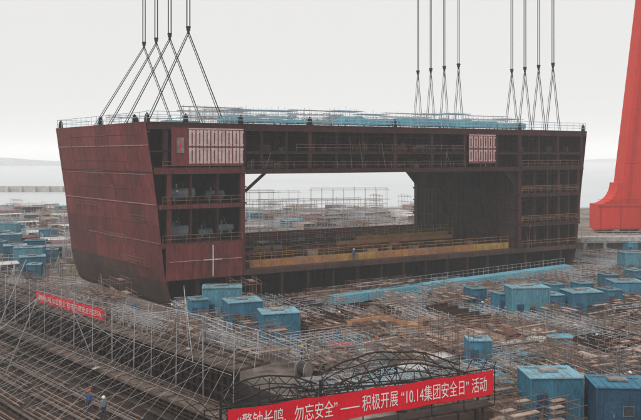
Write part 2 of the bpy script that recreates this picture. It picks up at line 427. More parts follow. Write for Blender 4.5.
mb = MB(); mb.box(13,40,9,9.2,4.52,5.7); part("bulwark", mb, [M['maroonA']])
mb = MB(); mb.box(34,58,13.2,13.4,4.52,5.9); part("coaming", mb, [M['dullorange']])
mb = MB(); mb.box(40,60,17,17.2,4.52,6.1); part("coaming", mb, [M['yellow']])
for (p, q, h, w_) in (((34,13.3,5.9),(58,13.3,5.9),1.1,.035),((40,17.1,6.1),(60,17.1,6.1),1.2,.035),((22,20,4.55),(56,20,4.55),2.4,.03),((15,25,4.55),(58,25,4.55),2.8,.03),((16,6,4.55),(32,6,4.55),2.0,.03)):
    mb = MB(); mb.rail(p,q,h,1.7,w_,(1,.55)); part("staging_railing", mb, [M['yellow'] if p[1] < 18 else M['pole']])
mb = MB()
for k in range(9): mb.box(15+k*4.6,15.3+k*4.6,7,DEP-2,4.52,5.0)
for k in range(5): mb.box(13,60,8.5+k*4.3,8.75+k*4.3,5.002,5.25,1)
part("deck_stiffener", mb, [M['brown'],M['darkred']])
for k in range(70):
    u = r9.uniform(13.5,59); v = r9.uniform(5.5,28); w = r9.uniform(.5,2.2); h = r9.uniform(.3,1.1)
    mb = MB(); mb.box(u,u+w,v,v+r9.uniform(.5,1.6),4.53,4.53+h); mb.box(u-.08,u+w+.08,v-.08,v+.35,4.53+h+.002,4.58+h)
    part("deck_crate", mb, [M[r9.choice(('dullorange','dullorange','grey','tan','rust','maroonC','brown','plank'))]])
kb = MB(); kb.box(-.8,.8,-.6,.6,0,.07,0); kb.prism([(-.7,-.5,.07),(.7,-.5,.07),(.5,-.5,.19),(-.5,-.5,.19)],(0,1,0),0)
ks = thing("keel_block", "low steel keel block under the ship block", "keel block", [("base", kb, [M['grey']])], loc2w(6,1), TH, "keel blocks under the ship block")
for k in range(1,13): copy_thing(ks, loc2w(6+k*5,1), TH)

# ------------------------------------------------------------------ slings
def sling(u, v, zh, legs, r, spread=.35):
    P = loc2w(u, v, zh); root = empty("lifting_sling", P)
    tag(root, "dark wire-rope lifting sling on the ship block", "lifting sling", "wire slings holding the ship block")
    for s in (-spread, spread):
        mb = MB(); mb.tube((s,0,.6),(s*.9,0,46), r, 6); make_obj("hoist_rope", mb, [M['rope']], root)
    mb = MB(); mb.cbox((0,0,.3),(.5,.3,.6)); mb.cbox((0,0,-.2),(.3,.25,.4)); mb.tube((-.32,0,.45),(.32,0,.45),.12,8)
    make_obj("hook_block", mb, [M['black']], root)
    for (a, b) in legs:
        q = loc2w(a, b, 24.6)-P
        mb = MB(); mb.tube((0.10,0,-.3), q+Vector((.12,0,0)), r*.9, 6); make_obj("sling_leg", mb, [M['rope']], root)
        mb = MB(); mb.tube((-.12,0,-.3), q-Vector((.2,0,0)), r*.7, 5); make_obj("sling_leg", mb, [M['rope']], root)
for i, v in enumerate((3.5,12,19,26)):
    sling(5.4, v, 37+i*.3, [(.2-.1*v, v), (10.4, v)], .08, .2)
for v in (9,13,17,21): sling(56, v, 35.5, [(55,v),(57,v)], .06, .12)
for v in (3.5,7,10.5,14): sling(72.8, v, 36, [(71.2,v),(74.4,v)], .07, .17)

# ------------------------------------------------------------------ huts
def hut(L, W, H, wall, roofm, nwin=2):
    parts = []
    mb = MB(); mb.box(-L/2,L/2,-W/2,W/2,.12,H)
    n = int(L/.28)
    for k in range(n):
        x = -L/2+.1+k*(L-.2)/n
        if abs(x+L*.28) < .6: continue
        mb.box(x,x+.12,-W/2-.04,-W/2-.001,.2,H-.15); mb.box(x,x+.12,W/2+.001,W/2+.04,.2,H-.15)
    n = int(W/.28)
    for k in range(n):
        y = -W/2+.1+k*(W-.2)/n
        mb.box(-L/2-.04,-L/2-.001,y,y+.12,.2,H-.15); mb.box(L/2+.001,L/2+.04,y,y+.12,.2,H-.15)
    for sx_ in (-1,1):
        for sy in (-1,1): mb.cbox((sx_*(L/2+.01),sy*(W/2+.01),H/2+.05),(.16,.16,H-.02))
    for sx_ in (-L*.35, L*.35): mb.cbox((sx_,0,.06),(.3,W,.118))
    parts.append(("wall", mb, [wall]))
    mb = MB(); mb.box(-L/2-.12,L/2+.12,-W/2-.12,W/2+.12,H+.062,H+.15)
    for k in range(int(L/.6)): mb.box(-L/2+k*.6+.1,-L/2+k*.6+.18,-W/2-.1,W/2+.1,H+.152,H+.2)
    mb.box(-L*.2,L*.15,-.3,.5,H+.21,H+.34,1); mb.tube((-L*.45,W*.3,H+.25),(L*.4,W*.2,H+.25),.05,5,1)
    parts.append(("roof", mb, [roofm,M['grey']]))
    xd = -L*.28
    mb = MB(); mb.box(xd-.42,xd+.42,-W/2-.07,-W/2-.002,.2,2.15)
    hd = MB(); hd.box(xd+.25,xd+.32,-W/2-.13,-W/2-.072,1.05,1.3)
    parts.append(("door", mb, [M['dblue']], [("handle", hd, [M['grey']])]))
    for k in range(nwin):
        xw = L*.05+k*L*.28
        mb = MB(); mb.box(xw-.35,xw+.35,-W/2-.06,-W/2-.042,1.2,1.85)
        fr = MB(); fr.box(xw-.4,xw-.352,-W/2-.09,-W/2-.045,1.15,1.9); fr.box(xw+.352,xw+.4,-W/2-.09,-W/2-.045,1.15,1.9)
        fr.box(xw-.35,xw+.35,-W/2-.09,-W/2-.045,1.15,1.198); fr.box(xw-.35,xw+.35,-W/2-.09,-W/2-.045,1.852,1.9)
        parts.append(("window", mb, [M['glass']], [("frame", fr, [M['tank']])]))
    return parts
occ = []
def block_hit(x, y, r=0):
    dx = x+21; dy = y-96; u = .88*dx+.474*dy; v = -.474*dx+.88*dy
    return -1.5-r-.2*max(0,v) < u < 80+r and -2.2-r < v < 33+r
HG = "blue site huts in the yard"
hutA = thing("site_hut","blue corrugated steel site hut with dusty roof","site hut",hut(3.9,3.0,3.3,M['blue'],M['roof'],1),(17.6,57.6,0),.05,HG)
hutB = thing("site_hut","dark blue steel site hut","site hut",hut(4,3.0,3.1,M['dblue'],M['blue'],1),(22.2,55.8,0),-.08,HG)
hutC = thing("site_hut","pale blue steel site hut beside the ship block","site hut",hut(4.6,2.6,4.0,M['lblue'],M['roof'],1),(-12.0,91.6,0),.12,HG)
hutD = thing("site_hut","small blue steel tool hut","site hut",hut(2.0,2.0,2.9,M['blue'],M['roof'],0),(22.7,93.5,0),.3,HG)
occ += [(17.6,57.6,3.6),(22.2,55.8,3.2),(-12.0,91.6,3.4),(22.7,93.5,2)]
for src, x, y, rz in ((hutA,-4.5,80.5,.25),(hutA,-9.0,86.6,.35),(hutD,-14.6,89.5,.35),(hutC,25.2,91.6,.1),(hutD,31,100,.4),(hutA,32.2,92.6,.2),(hutA,40.6,100,0),
      (hutA,-57,140,.4),(hutC,-51,131,.3),(hutA,-47.8,124.5,.4),(hutD,-45,118,.2),(hutA,-66,160,.3),(hutC,-74,178,0),(hutA,-62,171,.3),(hutB,-57,150,.2),(hutD,-53,141,.3),(hutD,-50,124,.3),(hutC,-60,133,.2),(hutD,-64,150,.1),(hutA,-71,166,.3),(hutD,-49,137,.2),
      (hutD,47,112,.3),(hutC,52,124,.1),(hutD,37,96,.3),(hutD,61,148,.2),(hutD,14.7,70,0),(hutD,43,93,.2),(hutD,28.6,92.5,.2),(hutD,35.2,101,.3),(hutD,20,97,.3),(hutB,46,103,.2),(hutD,41.5,108,.2)):
    rr = 2 if src is hutD else 3.0
    if any(math.hypot(x-a, y-b) < (rr+c)*.55 for a, b, c in occ): continue
    copy_thing(src, (x,y,0), rz); occ.append((x,y,rr))
for x, y, r_ in ((-4,76.5,2.4),(-8.6,82.8,2.2),(-11.6,87.6,2.0),(-3.2,83,2),(-20,93,2.4),(-18,91,1.8),(24.6,87.5,1.8),(31.6,88.6,1.6)): occ.append((x,y,r_))
pa = Vector((1.5,99.8,0)); pb = Vector((42.5,128.4,0)); dd = (pb-pa)
for k in range(17):
    p = pa.lerp(pb, k/16); occ.append((p.x+.8,p.y-1.4,2.4))

# ------------------------------------------------------------------ scaffolds
def scaffold(nx, ny, nz, bx=1.9, by=1.5, lz=1.8, seed=0, pm='pole', rr=.028, pk=.3, stick=.9):
    r = random.Random(seed); P = MB(); B = MB()
    X = [(i-nx/2)*bx for i in range(nx+1)]; Y = [(j-ny/2)*by for j in range(ny+1)]; H = nz*lz
    for x in X:
        for y in Y:
            h = H+r.uniform(.1,stick); P.tube((x+r.uniform(-.1,.1),y+r.uniform(-.1,.1),0),(x+r.uniform(-.1,.1),y,h),rr,4,cap=False)
    for k in range(1,nz+1):
        z = k*lz
        for y in Y:
            P.tube((X[0]-r.uniform(.1,.9),y,z),(X[-1]+r.uniform(.1,.9),y,z+r.uniform(-.05,.05)),rr,4,cap=False)
            if k == nz or r.random() < .5: P.tube((X[0]-.2,y+.05,z+.5 if k == nz else z-lz/2),(X[-1]+.25,y+.05,z+.5 if k == nz else z-lz/2),rr,4,cap=False)
        for x in X: P.tube((x,Y[0]-r.uniform(.1,.7),z+.08),(x,Y[-1]+r.uniform(.1,.7),z+.08),rr,4,cap=False)
        for i in range(nx):
            for j in range(ny):
                if r.random() < pk: B.box(X[i]+.02,X[i+1]-.02,Y[j]+.1,Y[j]+.1+by*.45,z+.12,z+.16)
    for i in range(nx):
        if r.random() < .6:
            a, b = (X[i], X[i+1]) if i % 2 else (X[i+1], X[i])
            P.tube((a,Y[0]-.04,0),(b,Y[0]-.04,lz*min(nz,2)),rr,4,cap=False)
    if not B.v: B.box(X[0],X[1],Y[0]+.1,Y[0]+.6,H+.12,H+.16)
    return [("pole_frame", P, [M[pm]]), ("platform", B, [M['plank' if seed % 2 else 'tan']])]
SG = "tube scaffolds around the yard"
def mk(lst, spec):
    for i, (a, b, c_, bx, by, lz, pm, pk) in enumerate(spec):
        lb = ("grey" if pm == 'pole' else "light blue" if pm == 'bluepole' else "rusty")+" tube scaffold with plank platforms"
        t = thing("scaffold", lb, "scaffold", scaffold(a,b,c_,bx,by,lz,i+len(lst)*7,pm,pk=pk), (0,0,0), 0, SG); lst.append((t, math.hypot(a*bx,b*by)/2))
sc = []; lo = []; tall = []
mk(sc, ((3,2,1,1.9,1.5,1.8,'pole',.3),(4,2,2,1.9,1.5,1.8,'pole',.3),(2,2,2,1.9,1.5,1.8,'rustpole',.3),(5,1,1,1.9,1.5,1.8,'pole',.5),(3,1,3,1.9,1.5,1.8,'rustpole',.3),(4,3,1,1.9,1.5,1.8,'pole',.3)))
mk(lo, ((6,4,1,1.15,1.0,.9,'pole',.2),(7,3,1,1.1,1.1,1.3,'pole',.25),(5,5,1,1.0,1.0,.7,'bluepole',.15),(8,2,2,1.1,1.0,.8,'pole',.22),(5,3,2,1.2,1.1,.9,'rustpole',.3),(6,5,1,1.2,1.1,1.1,'pole',.18),(6,4,1,1.1,1.0,1.2,'rustpole',.25)))
mk(tall, ((9,1,5,2.2,1.5,2.4,'pole',.12),(7,1,6,2.2,1.5,2.3,'pole',.12)))
used = set()
def put(lst, x, y, rz, i, sc_=None, z=0):
    t, rr = lst[i]
    if (id(lst), i) not in used:
        used.add((id(lst), i)); t.location = (x,y,z); t.rotation_euler = (0,0,rz)
        if sc_: t.scale = (sc_,)*3
    else: copy_thing(t, (x,y,z), rz, scale=(sc_,)*3 if sc_ else None)
    return rr*(sc_ or 1)
def dockp(x, y):
    return (Vector((x,y,0))-A0).dot(Pn)
def fill(lst, n, f, k=.8, rzj=.15, sc_=None, tries=40, target=None):
    tgt = occ if target is None else target
    for _ in range(n):
        for _t in range(tries):
            i = R.randrange(len(lst)); x, y = f()
            if not block_hit(x,y,1.5) and all(math.hypot(x-a, y-b) > (lst[i][1]*(sc_ or 1)+c)*k for a, b, c in tgt):
                rr = put(lst, x, y, TH+R.choice((0,math.pi/2))+R.uniform(-rzj,rzj), i, sc_); tgt.append((x,y,rr)); break
def panel(L, W, cm, seed):
    a = MB(); b = MB(); c = MB()
    a.box(-L/2,L/2,-W/2,W/2,.8,.85)
    for k in range(int(W/.7)): y = -W/2+.3+k*.7; b.box(-L/2+.1,L/2-.1,y,y+.05,.852,1.1)
    for k in range(int(L/2)+1): x = -L/2+.2+k*(L-.4)/int(L/2); b.box(x,x+.07,-W/2+.05,W/2-.05,1.102,1.7)
    for x in (-L/2+.4,0,L/2-.4):
        for y in (-W/2+.4,W/2-.4): c.box(x-.15,x+.15,y-.15,y+.15,0,.8)
    return [("plate", a, [cm]), ("stiffener", b, [cm]), ("trestle", c, [M['rust']])]
def section(L, W, H, cm, seed):
    a = MB(); b = MB(); c = MB()
    for z in (.4,H*.5,H): a.box(-L/2,L/2,-W/2,W/2,z-.08,z)
    a.box(-L/2,L/2,W/2+.002,W/2+.08,.32,H)
    a.box(-.05,.05,-W/2+.1,W/2-.002,.402,H-.082)
    for k in range(int(L/1.0)+1):
        x = -L/2+k*(L-.1)/int(L/1.0); w = .1 if k % 3 else .25
        for z0, z1 in ((.402,H*.5-.082),(H*.5+.002,H-.082)): b.box(x,x+w,-W/2,-W/2+.3,z0,z1)
    for x in (-L/2+.6,L/2-.6):
        for y in (-W/2+.5,W/2-.5): c.box(x-.25,x+.25,y-.25,y+.25,0,.32)
    d = MB(); d.rail((-L/2,-W/2+.05,H+.01),(L/2,-W/2+.05,H+.01),1.1,1.5,.035); d.rail((-L/2,W/2-.05,H+.01),(L/2,W/2-.05,H+.01),1.1,1.5,.035)
    return [("plating", a, [cm]), ("frame", b, [cm]), ("trestle", c, [M['grey']]), ("railing", d, [M['pole']])]
pn = []
for i, (L, W, cm, w) in enumerate(((7,5,'rust','rusty'),(5,4,'grey','grey'),(8,3.5,'brown','brown'),(6,5,'tan','tan primed'))):
    pn.append((thing("steel_grillage", w+" stiffened steel grillage on low trestles", "steel grillage", panel(L,W,M[cm],i), group="stiffened steel grillages in the yard"), math.hypot(L,W)/2))
sx = []
for i, (L, W, H, cm, w) in enumerate(((6,5,2.2,'maroonA','maroon'),(8,5,2.4,'grey','grey'),(6,4,2.0,'tan','tan'),(5,4,2.4,'lblue','light blue'),(6,4,2.0,'dullorange','faded orange'),(6,5,2.4,'white','white'),(7,4,2.2,'white','off-white'),(6,4,2.2,'dullred','dull red'),(8,4,2,'plank','pale brown'))):
    sx.append((thing("hull_section", w+" unfinished hull section with open decks", "hull section", section(L,W,H,M[cm],i), group="unfinished hull sections across the yard"), math.hypot(L,W)/2))
def reel():
    a = MB(); b = MB()
    for s in (-.5,.42): a.tube((s,0,.8),(s+.08,0,.8),.8,16)
    b.tube((-.42,0,.8),(.42,0,.8),.5,14)
    return [("flange", a, [M['plank']]), ("cable", b, [M['tyre']])]
def gas():
    a = MB(); b = MB()
    for i in range(3):
        for j in range(2):
            x, y = i*.32-.32, j*.32-.16; a.tube((x,y,.12),(x,y,1.35),.12,10); a.tube((x,y,1.35),(x,y,1.5),.12,10,r2=.04); a.tube((x,y,1.5),(x,y,1.62),.03,6)
    b.box(-.6,.6,-.4,.4,.04,.1)
    for x in (-.58,.58):
        for y in (-.38,.38): b.tube((x,y,.1),(x,y,1.9),.03,4)
    for z in (.7,1.9):
        for y in (-.38,.38): b.tube((-.58,y,z),(.58,y,z),.03,4)
    return [("gas_bottle", a, [M['blue']]), ("rack", b, [M['dullorange']])]
def welder():
    a = MB(); b = MB(); a.box(-.7,.7,-.45,.45,.35,1.5); a.box(-.6,.6,-.48,-.452,.5,1.3,1); a.box(-.75,.75,-.5,.5,1.502,1.58,1)
    for x in (-.5,.5):
        for y in (-.3,.3): b.tube((x,y-.05,.16),(x,y+.05,.16),.16,10); b.tube((x,y,.16),(x,y,.36),.04,4)
    return [("cabinet", a, [M['grey'],M['tank']]), ("caster", b, [M['tyre']])]
def pipes(cm):
    a = MB(); b = MB(); rr = random.Random(5)
    for row, n in ((0,6),(1,5),(2,3)):
        for k in range(n): y = (k-(n-1)/2)*.3; e = rr.uniform(-.3,.3); a.tube((-2.6+e,y,.3+row*.26),(2.6+e,y,.3+row*.26),.13,8)
    for x in (-1.6,1.6): b.box(x-.1,x+.1,-1,1,0,.16); b.box(x-.05,x+.05,-1,-.94,.162,1); b.box(x-.05,x+.05,.94,1,.162,1)
    return [("pipe", a, [cm]), ("stand", b, [M['rust']])]
def plates():
    a = MB(); b = MB(); rr = random.Random(8)
    for k in range(7): o_ = rr.uniform(-.25,.25); a.box(-2.4+o_,2.4+o_,-1.1+o_/2,1.1+o_/2,.16+k*.075,.16+k*.075+.06,k % 2)
    for x in (-1.7,0,1.7): b.box(x-.1,x+.1,-1.2,1.2,0,.158)
    return [("plate", a, [M['rust'],M['grey']]), ("skid", b, [M['plank']])]
def planks(seed, cm):
    a = MB(); b = MB(); rr = random.Random(seed)
    for k in range(12):
        x = rr.uniform(-.4,.4); y = -1.1+(k % 6)*.38; z = .13+(k//6)*.08; t = rr.uniform(-.25,.25)
        c_ = math.cos(t); s = math.sin(t); P = [(x+dx*c_-dy*s, y+dx*s+dy*c_) for dx, dy in ((-1.6,-.14),(1.6,-.14),(1.6,.14),(-1.6,.14))]
        a.hexa([(p[0],p[1],z+k*.003) for p in P]+[(p[0],p[1],z+k*.003+.05) for p in P])
    for x in (-1,1): b.box(x-.08,x+.08,-1.2,1.2,0,.12)
    return [("board", a, [M[cm]]), ("bearer", b, [M['rust']])]
def bin_(cm):
    a = MB(); b = MB()
    a.hexa([(-1,-.7,.15),(1,-.7,.15),(1,.7,.15),(-1,.7,.15),(-1.3,-.9,1.2),(1.3,-.9,1.2),(1.3,.9,1.2),(-1.3,.9,1.2)])
    for s in (-1,1): b.box(-1.35,1.35,s*.93-.05,s*.93+.05,1.1,1.24); b.box(s*1.33-.05,s*1.33+.05,-.88,.88,1.101,1.239)
    for x in (-.8,.7): b.box(x,x+.12,-.7,.7,0,.148)
    return [("tub", a, [cm]), ("rim", b, [M['grey']])]
cl = []; pk_ = []
for nm, lb, cat, pt, rr, gp in (("cable_reel","wooden cable reel with black cable","cable reel",reel(),.9,"cable reels"),
    ("gas_rack","blue gas bottles in a faded orange rack","gas rack",gas(),.8,"gas bottle racks"),
    ("welding_cabinet","grey welding power cabinet on casters","welding cabinet",welder(),.9,"welding cabinets"),
    ("pipe_stack","stack of grey steel pipes on stands","pipe stack",pipes(M['grey']),2.6,"pipe stacks"),
    ("pipe_stack","stack of rusty steel pipes on stands","pipe stack",pipes(M['rust']),2.6,"pipe stacks"),
    ("plate_stack","stack of loose steel plates on skids","plate stack",plates(),2.5,"steel plate stacks"),
    ("scrap_bin","dull red scrap bin with grey rim","bin",bin_(M['dullred']),1.4,"scrap bins"),
    ("scrap_bin","blue scrap bin with grey rim","bin",bin_(M['lblue']),1.4,"scrap bins"),
    ("scrap_bin","white scrap bin with grey rim","bin",bin_(M['white']),1.4,"scrap bins")):
    cl.append((thing(nm, lb, cat, pt, group=gp), rr))
for i, (cm, w) in enumerate((('tan','pinkish tan'),('plank','weathered grey-brown'),('white','pale'))):
    pk_.append((thing("board_pile", "loose pile of "+w+" boards on bearers", "board pile", planks(i,cm), group="board piles in the yard"), 1.5))
for x, y, r_ in ((10,82,2.4),(5,81,1.8),(9,79,1.6)): occ.append((x,y,r_))
def regFront():
    while True:
        y = 54+(R.random()**.85)*64; x = R.uniform(-.36,.46)*y
        if dockp(x,y) < -3.4: return x, y
def regNear():
    while True:
        y = R.uniform(78,108); x = R.uniform(-.42,-.02)*y
        if dockp(x,y) < -3.4: return x, y
def regLeft():
    y = R.uniform(118,280); return R.uniform(-.46,-.30)*y, y
def regBack():
    y = R.uniform(145,280); return R.uniform(-.13,.16)*y, y
def regRight():
    y = R.uniform(84,146); return R.uniform(.27,.46)*y, y
fill(pn, 12, regFront); fill(cl, 60, regFront, .85, 1.5); fill(sc, 24, regFront, .75)
pocc = list(occ)
fill(pk_, 110, regFront, .7, 1.5, target=pocc); fill(pk_, 30, regRight, .7, 1.5, target=pocc)
lowocc = list(occ)
fill(lo, 205, regFront, .43, target=lowocc); fill(lo, 34, regNear, .42, target=lowocc); fill(lo, 40, regRight, .42, target=lowocc)
occ += lowocc[len(occ):]
fill(sx, 40, regLeft, .7); fill(cl, 25, regLeft); fill(sc, 14, regLeft, .7); fill(lo, 24, regLeft, .5, sc_=1.2)
fill(sx, 50, regBack, .65); fill(sc, 12, regBack, .65); fill(lo, 40, regBack, .45, sc_=1.3)
for i, (u, v, h) in enumerate(((4,40,.85),(24,37,.95),(44,42,.9),(14,52,.8),(36,56,.85),(58,50,.9),(20,70,.8),(48,74,.8))):
    p = loc2w(u,v); t = tall[i % 2][0]
    if i < 2: t.location = p; t.rotation_euler = (0,0,TH-.35); t.scale = (1.1,1,h)
    else: copy_thing(t, p, TH-.35+R.uniform(-.2,.2), scale=(1.1,1,h))

n = 9
for k in range(n):
    p = pa.lerp(pb, k/n); L = dd.length/n-.1
    a = MB(); b = MB(); a.box(0,L,-.9,.9,.3,1.4)
    for q in range(6): a.box(.2+q*L/6,.32+q*L/6,-.96,-.902,.31,1.39)
    for x in (.5,L-.5): b.box(x-.15,x+.15,-.7,.7,0,.298)
    c_ = MB(); c_.rail((0,.85,1.41),(L,.85,1.41),1.0,1.2,.025)
    thing("walkway", "low blue steel walkway in front of the ship block", "walkway", [("deck_box",a,[M['cyan']]),("trestle",b,[M['rust']]),("railing",c_,[M['pole']])], p, math.atan2(dd.y,dd.x), "blue walkway lengths")

def shelter(L, H):
    a = MB(); b = MB(); a.box(-L/2,L/2,-1.2,1.2,.25,H)
    for k in range(int(L/.9)): a.box(-L/2+.1+k*.9,-L/2+.2+k*.9,-1.25,-1.202,.26,H-.02)
    for x in (-L/2+.3,0,L/2-.3):
        for y in (-1,1): b.box(x-.06,x+.06,y-.06,y+.06,0,.248)
    return [("canopy",a,[M['cyan']]),("post",b,[M['pole']])]
for u, L, H, v in ((14,9,.75,2.4),(23.4,9,.7,2.4),(33.2,9.6,1.2,2.2),(43,9.6,1.4,2.2),(52.8,9.6,1.3,2.2),(61,6.4,1.1,2.4),(6,5,.6,9)):
    thing("deck_shelter","low cyan sheet shelter on the block's top deck","shelter",shelter(L,H),loc2w(u,v,24.41),TH,"cyan shelters on the top deck")
for i, (u, v, k) in enumerate(((12,12,5),(21,14,3),(30,12,0),(39,15,5),(48,12,3),(64,16,3),(3,20,3),(16,18,1))):
    copy_thing(sc[k][0], loc2w(u,v,24.42), TH, scale=(1,1,.75))
for k in range(11):
    copy_thing(lo[2 if k % 3 else 3][0], loc2w(10+k*5.6,7+(k % 3),24.42), TH, scale=(1,.6,R.uniform(1.6,2.4) if k % 3 else 1.2))

# ------------------------------------------------------------------ dock side
def tier(L, H, W):
    a = MB(); b = MB(); c = MB(); d = MB()
    a.box(0,L-.04,-.12,0,0,H-.26)
    k = 0
    while k*.85 < L-.1:
        b.box(k*.85,k*.85+.14,-.42,-.122,0,H-.27); k += 1
    for z in (H*.25,H*.5,H*.75): b.box(0,L-.04,-.5,-.422,z-.06,z+.06)
    c.box(0,L-.04,-.6,W,H-.25,H)
    for k in range(int(L/1.5)): c.box(.1+k*1.5,.16+k*1.5,-.6,W,H+.002,H+.05,1)
    for y in (W*.35,W*.75): c.tube((0,y,H+.14),(L-.04,y,H+.14),.08,6,1)
    d.rail((0,-.5,H+.05),(L-.04,-.5,H+.05),1.1,2.0,.024)
    return [("wall",a,[M['rust']]),("rib",b,[M['rust']]),("floor",c,[M['flange'],M['rust']]),("railing",d,[M['rustpole']])]
TG = "raised dark steel dockside walkways"
for (p, H, W, s0, s1) in ((4.2,3.1,3.2,-26,58),(8.6,1.3,1.2,-26,60)):
    t0 = None; s = s0
    while s < s1:
        q = dk(s,p)
        if t0 is None: t0 = thing("dock_walkway","raised dockside walkway with dark ribbed steel wall","walkway",tier(12,H,W),q,rzD,TG)
        else: copy_thing(t0, (q[0],q[1],R.uniform(-.05,0)), rzD)
        s += 12
def gird(L):
    a = MB(); b = MB(); a.box(0,L,-.03,.03,.08,.42); b.box(0,L,-.13,.13,.422,.46); b.box(0,L,-.16,.16,.02,.078)
    for k in range(int(L/1.2)): a.box(.3+k*1.2,.35+k*1.2,.031,.12,.09,.41); a.box(.3+k*1.2,.35+k*1.2,-.12,-.031,.09,.41)
    return [("web",a,[M['rust']]),("flange",b,[M['flange']])]
g0 = thing("steel_girder","long rusty steel girder lying beside the dock","steel girder",gird(11.4),dk(-18,10.4),rzD,"parallel rusty girders along the dock")
pp = MB(); rp = random.Random(6)
for k in range(5): pp.tube((rp.uniform(0,.6),-.5+k*.24,.14),(11+rp.uniform(-.6,.6),-.5+k*.24+rp.uniform(-.06,.06),.14),.06,6,k % 2)
p0_ = thing("pipe_bundle","bundle of long thin pipes lying beside the dock","pipe bundle",[("pipe",pp,[M['rustpole'],M['rust']])],dk(-6,11.6),rzD,"long pipe bundles along the dock")
for rw in range(10):
    for k in range(8):
        s = -18+k*12+(rw % 3)*2.3; p = 10.4+rw*1.2
        if rw == 0 and k == 0: continue
        src = p0_ if (rw % 2) else g0
        q = dk(s,p,0)
        if q[1] < 46 or q[0] < -.47*q[1]-6: continue
        copy_thing(src, q, rzD+R.uniform(-.03,.03))
# netting of thin diagonal lines from the walkway edge down to the dock floor
def netmesh(L, seed):
    a = MB(); b = MB(); r = random.Random(seed); n = int(L/1.5)
    for k in range(n+1):
        x = k*L/n
        for s in (-1,1):
            x2 = x+s*6+r.uniform(-.5,.5)
            a.tube((x,0,5.6),(x+s*3,-5.5,2.6+r.uniform(-.15,.15)),.017,4,cap=False); a.tube((x+s*3,-5.5,2.6),(x2,-12,.1),.017,4,cap=False)
    for (y, z) in ((0,5.6),(-2.8,4.0),(-5.5,2.6),(-8.8,1.3)): a.tube((-1,y,z),(L+1,y,z),.02,4,cap=False)
    for k in range(int(L/4)+1): b.tube((k*4,0,0.0),(k*4+r.uniform(-.2,.2),0,5.7),.04,5)
    return [("net",a,[M['net']]),("post",b,[M['pole']])]
nt_ = None
for k in range(5):
    q = dk(-14+k*15,4.9,0)
    if nt_ is None: nt_ = thing("safety_net","thin cord safety net slung from posts beside the dock","safety net",netmesh(14.5,2),q,rzD,"safety nets along the dock")
    else: copy_thing(nt_, q, rzD)
for s, p, z in ((-6,2.7,3.15),(2,2.5,3.15),(15,2.9,3.15),(23,2.6,3.15),(31,2.6,3.15),(39,2.8,3.15),(46,2.5,3.15),(8,14,.0),(28,14,0),(24,18,0)):
    i = R.choice((3,4,6,6)); copy_thing(lo[i][0], dk(s+R.uniform(-2,2),p,z), rzD+R.uniform(-.1,.1), scale=(1,.42 if z > 0 else .8,R.uniform(.8,1.3)))
def fence(L, H, pm='pole'):
    a = MB(); b = MB(); c = MB(); n = int(L/4); r = random.Random(3)
    for k in range(n+1):
        x = k*L/n+r.uniform(-.4,.4)
        a.tube((x,0,0),(x+r.uniform(-.3,.3),0,H),.03,5); a.tube((x,0,H),(x+1.2,-1.5,0),.025,4)
        if k < n: a.tube((x,0,.1),(x+L/n,0,H*.95),.025,4)
    for z in (.5,1.1,H*.6,H): b.tube((0,.03,z+r.uniform(-.1,.1)),(L,.03,z+r.uniform(-.1,.1)),.022,4)
    k = 0
    while k*.4 < L: c.tube((k*.4,.06,.1),(k*.4+.15,.06,H-.1),.009,3,cap=False); k += 1
    for j in range(6): c.tube((0,.06,.2+j*H/6),(L,.06,.2+j*H/6),.009,3,cap=False)
    return [("post",a,[M[pm]]),("rail",b,[M[pm]]),("net",c,[M['net']])]
f0 = thing("pipe_fence","grey tube fence with leaning braces and netting beside the dock","fence",fence(16,2.2),dk(-8,1.8,3.1),rzD,"braced tube fences along the dock")
for s, p, z, h in ((-24.5,1.8,3.1,1),(8.5,1.8,3.1,1),(25,1.8,3.1,1.1),(41.5,1.8,3.1,1.1)):
    copy_thing(f0, dk(s,p,z), rzD+R.uniform(-.03,.03), scale=(1,1,h))
pl = MB(); pl.tube((0,0,0),(2.6,0,8.5),.045,6); pb2 = MB(); pb2.tube((2.4,0,8),(-4.4,.6,0),.03,5); pb2.box(-.3,.3,-.3,.3,0,.05)
p0 = thing("guy_pole","tall thin leaning grey pole with a stay","pole",[("mast",pl,[M['pole']]),("stay",pb2,[M['pole']])],dk(16,.6),rzD,"tall leaning poles")
for s, p, z, h in ((2,9.2,1.3,.9),(30,.8,0,.9),(44,9.2,1.3,.7),(-6,.5,0,.8),(36,14,0,.9),(10,12,0,.9),(22,9.2,1.3,.9),(-12,.6,0,.9),(24,17,0,.9),(50,3.6,3.1,.6),(0,14,0,1),(30,12,0,1.1)):
    copy_thing(p0, dk(s,p,z), rzD+R.choice((.4,2.7,-.6,3.4,-1.2)), scale=(h*1.7,h,h))

